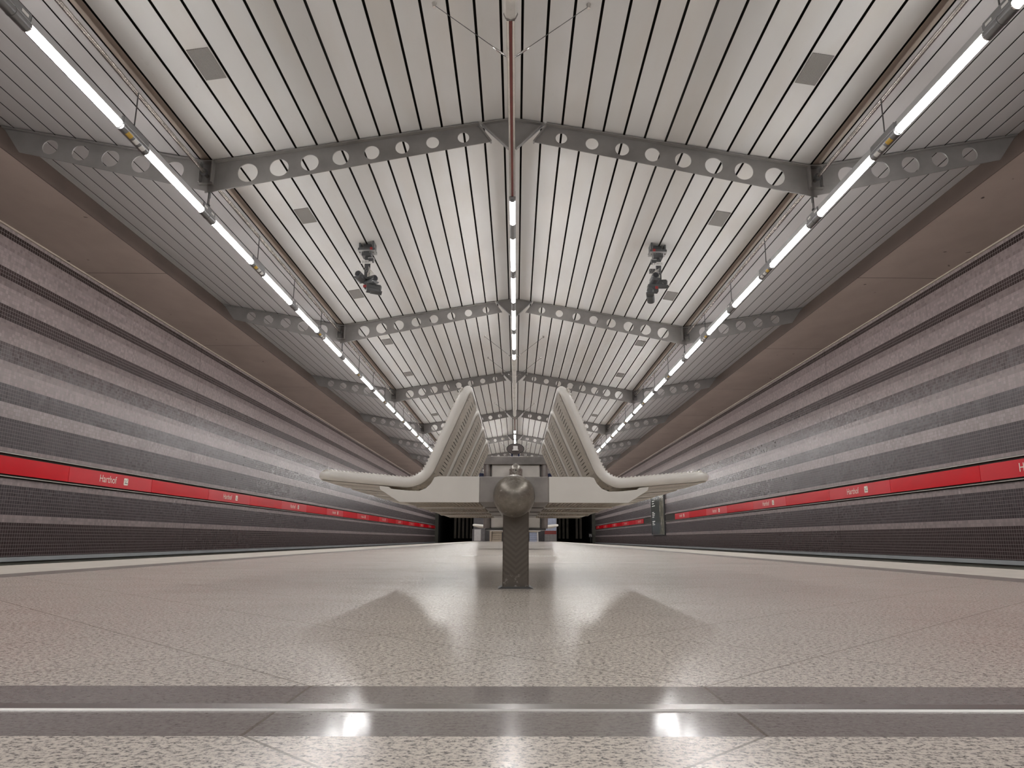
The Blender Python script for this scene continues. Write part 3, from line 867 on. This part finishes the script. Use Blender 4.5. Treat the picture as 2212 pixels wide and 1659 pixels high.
# advertising hoarding on the right track wall
r = thing('advertising_board', 'glossy dark advertising board with a woodland print hanging on the right track wall', 'billboard', (XW - 0.06, 36.72, 1.39))
MB().box(0, 0.05, -1.62, 1.62, -0.93, 0.93).build('print', 'poster', r)
fb = MB()
for a in (-1, 1):
    fb.box(-0.02, 0.055, min(a * 1.62, a * 1.67), max(a * 1.62, a * 1.67), -0.97, 0.97); fb.box(-0.02, 0.055, -1.62, 1.62, min(a * 0.93, a * 0.97), max(a * 0.93, a * 0.97))
fb.build('frame', 'darksteel', r)
tb = MB(); rnd = random.Random(7)
for i, zz in enumerate((0.72, 0.60, 0.48, 0.16, 0.08, 0.0, -0.08, -0.3, -0.38, -0.46)):
    wd = rnd.uniform(0.45, 0.95)
    tb.box(-0.004, 0.0, 1.4 - wd, 1.4, zz, zz + 0.035)
tb.build('print_lines', 'white', r)

# ------------------------------------------------------------------ double-sided benches
TIP, BEND, TOP = (0.820, 0.468), (0.388, 0.430), (0.207, 0.850)
TR = 0.0215
def prof2d():
    return fillet([(TIP[0], 0, TIP[1]), (BEND[0], 0, BEND[1]), (TOP[0], 0, TOP[1])], [0, 0.11, 0], n=10)
def stations(step):
    P = prof2d(); out = []; acc = 0.0
    for i in range(len(P) - 1):
        a, b = P[i], P[i + 1]; L = (b - a).length; t = (b - a).normalized()
        nrm = Vector((t.z * -1, 0, t.x)) * -1
        # outward/up normal: seat side up, back side outward
        if nrm.z < 0 and abs(nrm.z) > abs(nrm.x): nrm = -nrm
        if abs(nrm.x) >= abs(nrm.z) and nrm.x < 0: nrm = -nrm
        while acc <= L:
            out.append((a + t * acc, nrm.copy())); acc += step
        acc -= L
    return out
def bench(label, y):
    root = thing('platform_bench', label, 'bench', (0.055, y, 0), 'double benches along the platform')
    pitch, wid, n = 0.582, 0.43, 4
    LEN = pitch * (n - 1) + wid + 0.05
    # carrier tube with domed ends, and two posts
    R = 0.088
    prof = [(R * math.sin(PI / 2 * k / 10), -R * math.cos(PI / 2 * k / 10)) for k in range(1, 11)]
    prof += [(R, LEN)] + [(R * math.cos(PI / 2 * k / 10), LEN + R * math.sin(PI / 2 * k / 10)) for k in range(1, 10)]
    MB().lathe([(0.002, -R)] + prof, (0, -0.015, 0.381), 'y', 40).build('carrier_tube', 'steel', root, True)
    for yy in (0.065, LEN - 0.2):
        p = MB().box(-0.0555, 0.0555, -0.055, 0.055, 0.0, 0.32).build('post', 'post', root, bevel=0.006)
        p.location = (0.008, yy + 0.055, 0)
        MB().prism([(-0.075, 0.0), (0.075, 0.0), (0.058, 0.008), (-0.058, 0.008)], -0.075, 0.075).build('foot_plate', 'darksteel', p)
    st = stations(0.0165)
    kind = {}
    for i in range(n):
        y0 = pitch * i + 0.012; y1 = y0 + wid
        sl = MB().box(-0.147, 0.147, y0 - 0.012, y0 + 0.44, 0.353, 0.462).build('bracket_sleeve', 'grey_sleeve', root, bevel=0.004)
        MB().box(-0.135, 0.135, y0 + 0.44, y0 + pitch - 0.012, 0.37, 0.45).build('sleeve_gap', 'black', sl)
        for s in (-1, 1):
            if s not in kind:
                loop = fillet([(s * TIP[0], 0, TIP[1]), (s * BEND[0], 0, BEND[1]), (s * TOP[0], 0, TOP[1]), (s * TOP[0], wid, TOP[1]), (s * BEND[0], wid, BEND[1]), (s * TIP[0], wid, TIP[1])],
                              [0.055, 0.11, 0.075, 0.075, 0.11, 0.055], True, 8)
                fr = MB().tube(loop, TR, 14, True).build('seat_frame', 'cream', root, True)
                m = MB()
                W2 = wid + TR + 0.004; edges = [0.0, 0.03, 0.045, 0.16, 0.30, W2]
                for j in range(len(st) - 1):
                    (p, nr), (q, nq) = st[j], st[j + 1]
                    pm = p.lerp(q, 0.79)
                    o0, o1 = p - nr * (TR + 0.0015), pm - nr * (TR + 0.0015); o2 = q - nq * (TR + 0.0015)
                    m.add([(s * o0.x, 0, o0.z), (s * o1.x, 0, o1.z), (s * o1.x, W2, o1.z), (s * o0.x, W2, o0.z)], [(0, 1, 2, 3)])
                    for k in (0, 2, 4):
                        m.add([(s * o1.x, edges[k], o1.z), (s * o2.x, edges[k], o2.z), (s * o2.x, edges[k + 1], o2.z), (s * o1.x, edges[k + 1], o1.z)], [(0, 1, 2, 3)])
                sh = m.build('perforated_sheet', 'cream_sheet', fr)
                m = MB()
                for j, (p, nr) in enumerate(st):
                    if j == 0: continue
                    c = p.lerp(st[min(j + 1, len(st) - 1)][0], 0.36) + nr * (TR + 0.0005)
                    m.tube([(s * c.x, -0.004, c.z), (s * c.x, wid + 0.004, c.z)], 0.0048, 6)
                    p0, n0 = st[j - 1]
                    e0, e1 = p0 + n0 * (TR - 0.003), p + nr * (TR - 0.003)
                    m.add([(s * e0.x, 0, e0.z), (s * e1.x, 0, e1.z), (s * e1.x, wid, e1.z), (s * e0.x, wid, e0.z)], [(0, 1, 2, 3)])  # closed skin added under the rods so that the slits stay dark
                m.build('rods_and_skin', 'cream', fr, True)
                b = MB()
                pl = [(0.147, 0.462), (0.322, 0.462), (0.338, 0.458), (0.352, 0.432), (0.372, 0.412), (0.40, 0.4005), (0.45, 0.402), (0.52, 0.409), (0.53, 0.417), (0.571, 0.421), (0.565, 0.405), (0.482, 0.353), (0.147, 0.353)]
                b.prism([(s * x, z) for x, z in pl], -0.012, 0.006)
                br = b.build('seat_bracket', 'cream', root, bevel=0.002)
                t = MB()
                t.prism([(s * x, z) for x, z in ((0.15, 0.362), (0.475, 0.362), (0.555, 0.408), (0.555, 0.414), (0.47, 0.370), (0.15, 0.370))], 0.006, wid)
                xx = 0.16
                while xx < 0.475:
                    t.tube([(s * xx, 0.006, 0.3605), (s * xx, wid, 0.3605)], 0.0055, 6); xx += 0.0165
                t.box(min(s * 0.15, s * 0.47), max(s * 0.15, s * 0.47), wid, wid + 0.008, 0.350, 0.385)
                t.build('under_tray', 'cream_sheet', br)
                kind[s] = (fr, br)
                fr.location = (0, y0, 0); br.location = (0, y0, 0)
            else:
                for src in kind[s]:
                    c = src.copy(); COL.objects.link(c); c.location = (0, y0, 0)
                    for ch in src.children:
                        d = ch.copy(); COL.objects.link(d); d.parent = c
    return root
BENCH = bench('cream wire double bench on a steel tube, nearest, filling the middle of the platform', 3.085)
dup(BENCH, (0.055, 14.4, 0), 'cream wire double bench standing farther back beyond the steel litter bin')

# steel litter bin behind the nearest bench
r = thing('litter_bin', 'stainless steel litter bin with sloping lid right behind the nearest bench', 'litter bin', (0.06, 5.85, 0))
MB().box(-0.195, 0.195, -0.02, 0.36, 0.285, 0.79).build('body', 'stainless', r, bevel=0.01)
for s in (-1, 1):
    for yy in (-0.01, 0.35): MB().tube([(s * 0.228, yy, 0.285), (s * 0.230, yy, 0.787)], 0.028, 16).build('corner_column', 'stainless_dark', r, True)
MB().box(-0.225, 0.225, 0.02, 0.33, 0.285, 0.78).build('side_panel', 'stainless_dark', r)
b = MB()
b.prism([(-0.262, 0.787), (0.262, 0.787), (0.262, 0.795), (0.242, 0.84), (0.225, 0.852), (-0.225, 0.852), (-0.242, 0.84), (-0.262, 0.795)], -0.045, 0.385)
b.build('lid', 'stainless_dark', r, bevel=0.004)
MB().box(-0.24, 0.24, -0.03, 0.37, 0.272, 0.285).build('bottom_plate', 'darksteel', r)
MB().box(-0.045, 0.045, 0.12, 0.21, 0.0, 0.272).build('post', 'darksteel', r)
for s in (-1, 1):
    f = MB().box(min(s * 0.262, s * 0.30), max(s * 0.262, s * 0.30), 0.1, 0.3, 0.60, 0.73).build('side_flap', 'blue', r, bevel=0.004)
    MB().box(min(s * 0.285, s * 0.304), max(s * 0.285, s * 0.304), 0.08, 0.1, 0.60, 0.68).build('flap_edge', 'redlabel', f)
d = MB()
d.lathe([(0.04, 0.285), (0.052, 0.285), (0.052, 0.742), (0.044, 0.742), (0.040, 0.757), (0.030, 0.772), (0.016, 0.784), (0.003, 0.789)], (0, -0.12, 0), 'z', 24)
d.box(-0.02, 0.02, -0.1, -0.0, 0.3, 0.34)
d.build('lock_post', 'steel', r, True)
MB().lathe([(0.001, -0.004), (0.006, -0.004), (0.006, 0.002), (0.001, 0.002)], (0, -0.172, 0.73), 'y', 8).build('keyhole', 'black', r)

# information pillar with oval head far behind the bin
r = thing('information_pillar', 'dark blue pillar with an oval brown head far down the middle of the platform', 'pillar', (0.045, 14.0, 0))
MB().box(-0.085, 0.085, 0.16, 0.33, 0.0, 1.90).build('column', 'blue', r, bevel=0.01)
b = MB()
for k in range(5): b.box(-0.046 + 0.02 * k, -0.034 + 0.02 * k, 0.15, 0.17, 0.9, 1.88)
b.build('ribs', 'kiosk', r)
o = MB()
o.lathe([(0.158, -0.03), (0.168, -0.02), (0.168, 0.0), (0.13, 0.03), (0.02, 0.05)], (0, 0, 0), 'y', 36)
h = o.build('oval_head', 'discbrown', r, True); h.location = (0, 0.12, 1.925); h.scale = (1, 1, 0.62)
rim = MB().tube([(0.166 * math.cos(a), -0.028, 0.166 * math.sin(a)) for a in [2 * PI * k / 36 for k in range(36)]], 0.009, 8, True).build('rim', 'black', h, True)
MB().box(-0.045, 0.045, 0.03, 0.16, 1.90, 1.975).box(-0.062, 0.062, 0.02, 0.16, 1.884, 1.90).build('bracket', 'kiosk', r, bevel=0.003)

# ------------------------------------------------------------------ things at the far end of the platform
r = thing('ticket_machine', 'pale grey machine cabinet at the far end, left of the stairs', 'machine', (-3.2, 64.4, 0))
MB().box(-0.52, 0.25, -0.3, 0.3, 0, 1.05).build('cabinet', 'kioskside', r)
MB().box(-0.35, 0.22, -0.34, -0.3, 0.05, 1.02).build('door', 'kiosk', r)
MB().box(0.25, 0.55, -0.3, 0.3, 0, 1.0).build('side_case', 'kioskside', r)
r = thing('glass_kiosk', 'small kiosk with red band and wire basket at the far end, right of the stairs', 'kiosk', (3.07, 64.4, 0))
MB().box(-0.5, 0.5, -0.2, 0.3, 0.75, 2.4).build('window_case', 'stairblue', r)
MB().box(-0.5, 0.5, -0.25, 0.3, 0.62, 0.92).build('red_band', 'railred', r)
b = MB().box(-0.5, 0.5, -0.2, 0.3, 0, 0.62)
b.build('base', 'kioskside', r)
b = MB()
for k in range(11): b.box(-0.5 + 0.098 * k, -0.485 + 0.098 * k, -0.23, -0.21, 0.02, 0.62)
for k in range(7): b.box(-0.5, 0.5, -0.23, -0.21, 0.02 + 0.095 * k, 0.032 + 0.095 * k)
b.build('wire_front', 'kiosk', r)
r = thing('staircase', 'beige stairs rising at the far end, left of the bench post', 'stairs', (-1.6, 64.2, 0))
b = MB()
for k in range(10): b.box(-0.42, 0.42, 0.2 * k, 2.0, 0.17 * k, 0.17 * (k + 1) - 0.02)
b.build('steps', 'stair', r)
MB().box(-0.62, -0.46, 0, 2.0, 0, 1.4).build('cheek', 'stair', r)
r = thing('escalator', 'bluish escalator rising at the far end, right of the bench post', 'escalator', (1.6, 64.2, 0))
b = MB()
for k in range(10): b.box(-0.35, 0.28, 0.2 * k, 2.0, 0.17 * k, 0.17 * (k + 1) - 0.02)
b.build('steps', 'stairblue', r)
MB().prism([(-0.1, 0.0), (0.05, 0.0), (2.0, 1.9), (2.0, 2.3)], 0.30, 0.42, 'x').build('balustrade', 'kiosk', r)
for x, nm in ((-0.95, 'left'), (1.05, 'right')):
    o = MB().box(x - 0.17, x + 0.17, 64.9, 65.0, 0.0, 2.2).build('service_door', 'black')
    tag(o, 'dark service door at the far end, %s of the bench post' % nm, 'door')
r = thing('number_plate', 'small black plate with white number beside the right tunnel mouth', 'sign', (6.72, Y1 - 0.3, 0))
MB().box(-0.14, 0.14, 0, 0.02, 0.38, 0.72).build('plate', 'black', r)
MB().box(-0.02, 0.02, 0.02, 0.04, -1.0, 0.5).build('stake', 'black', r)
t = text('lettering', '75', 0.26, 'white', r); t.location = (0, -0.005, 0.45); t.rotation_euler = (PI / 2, 0, 0)
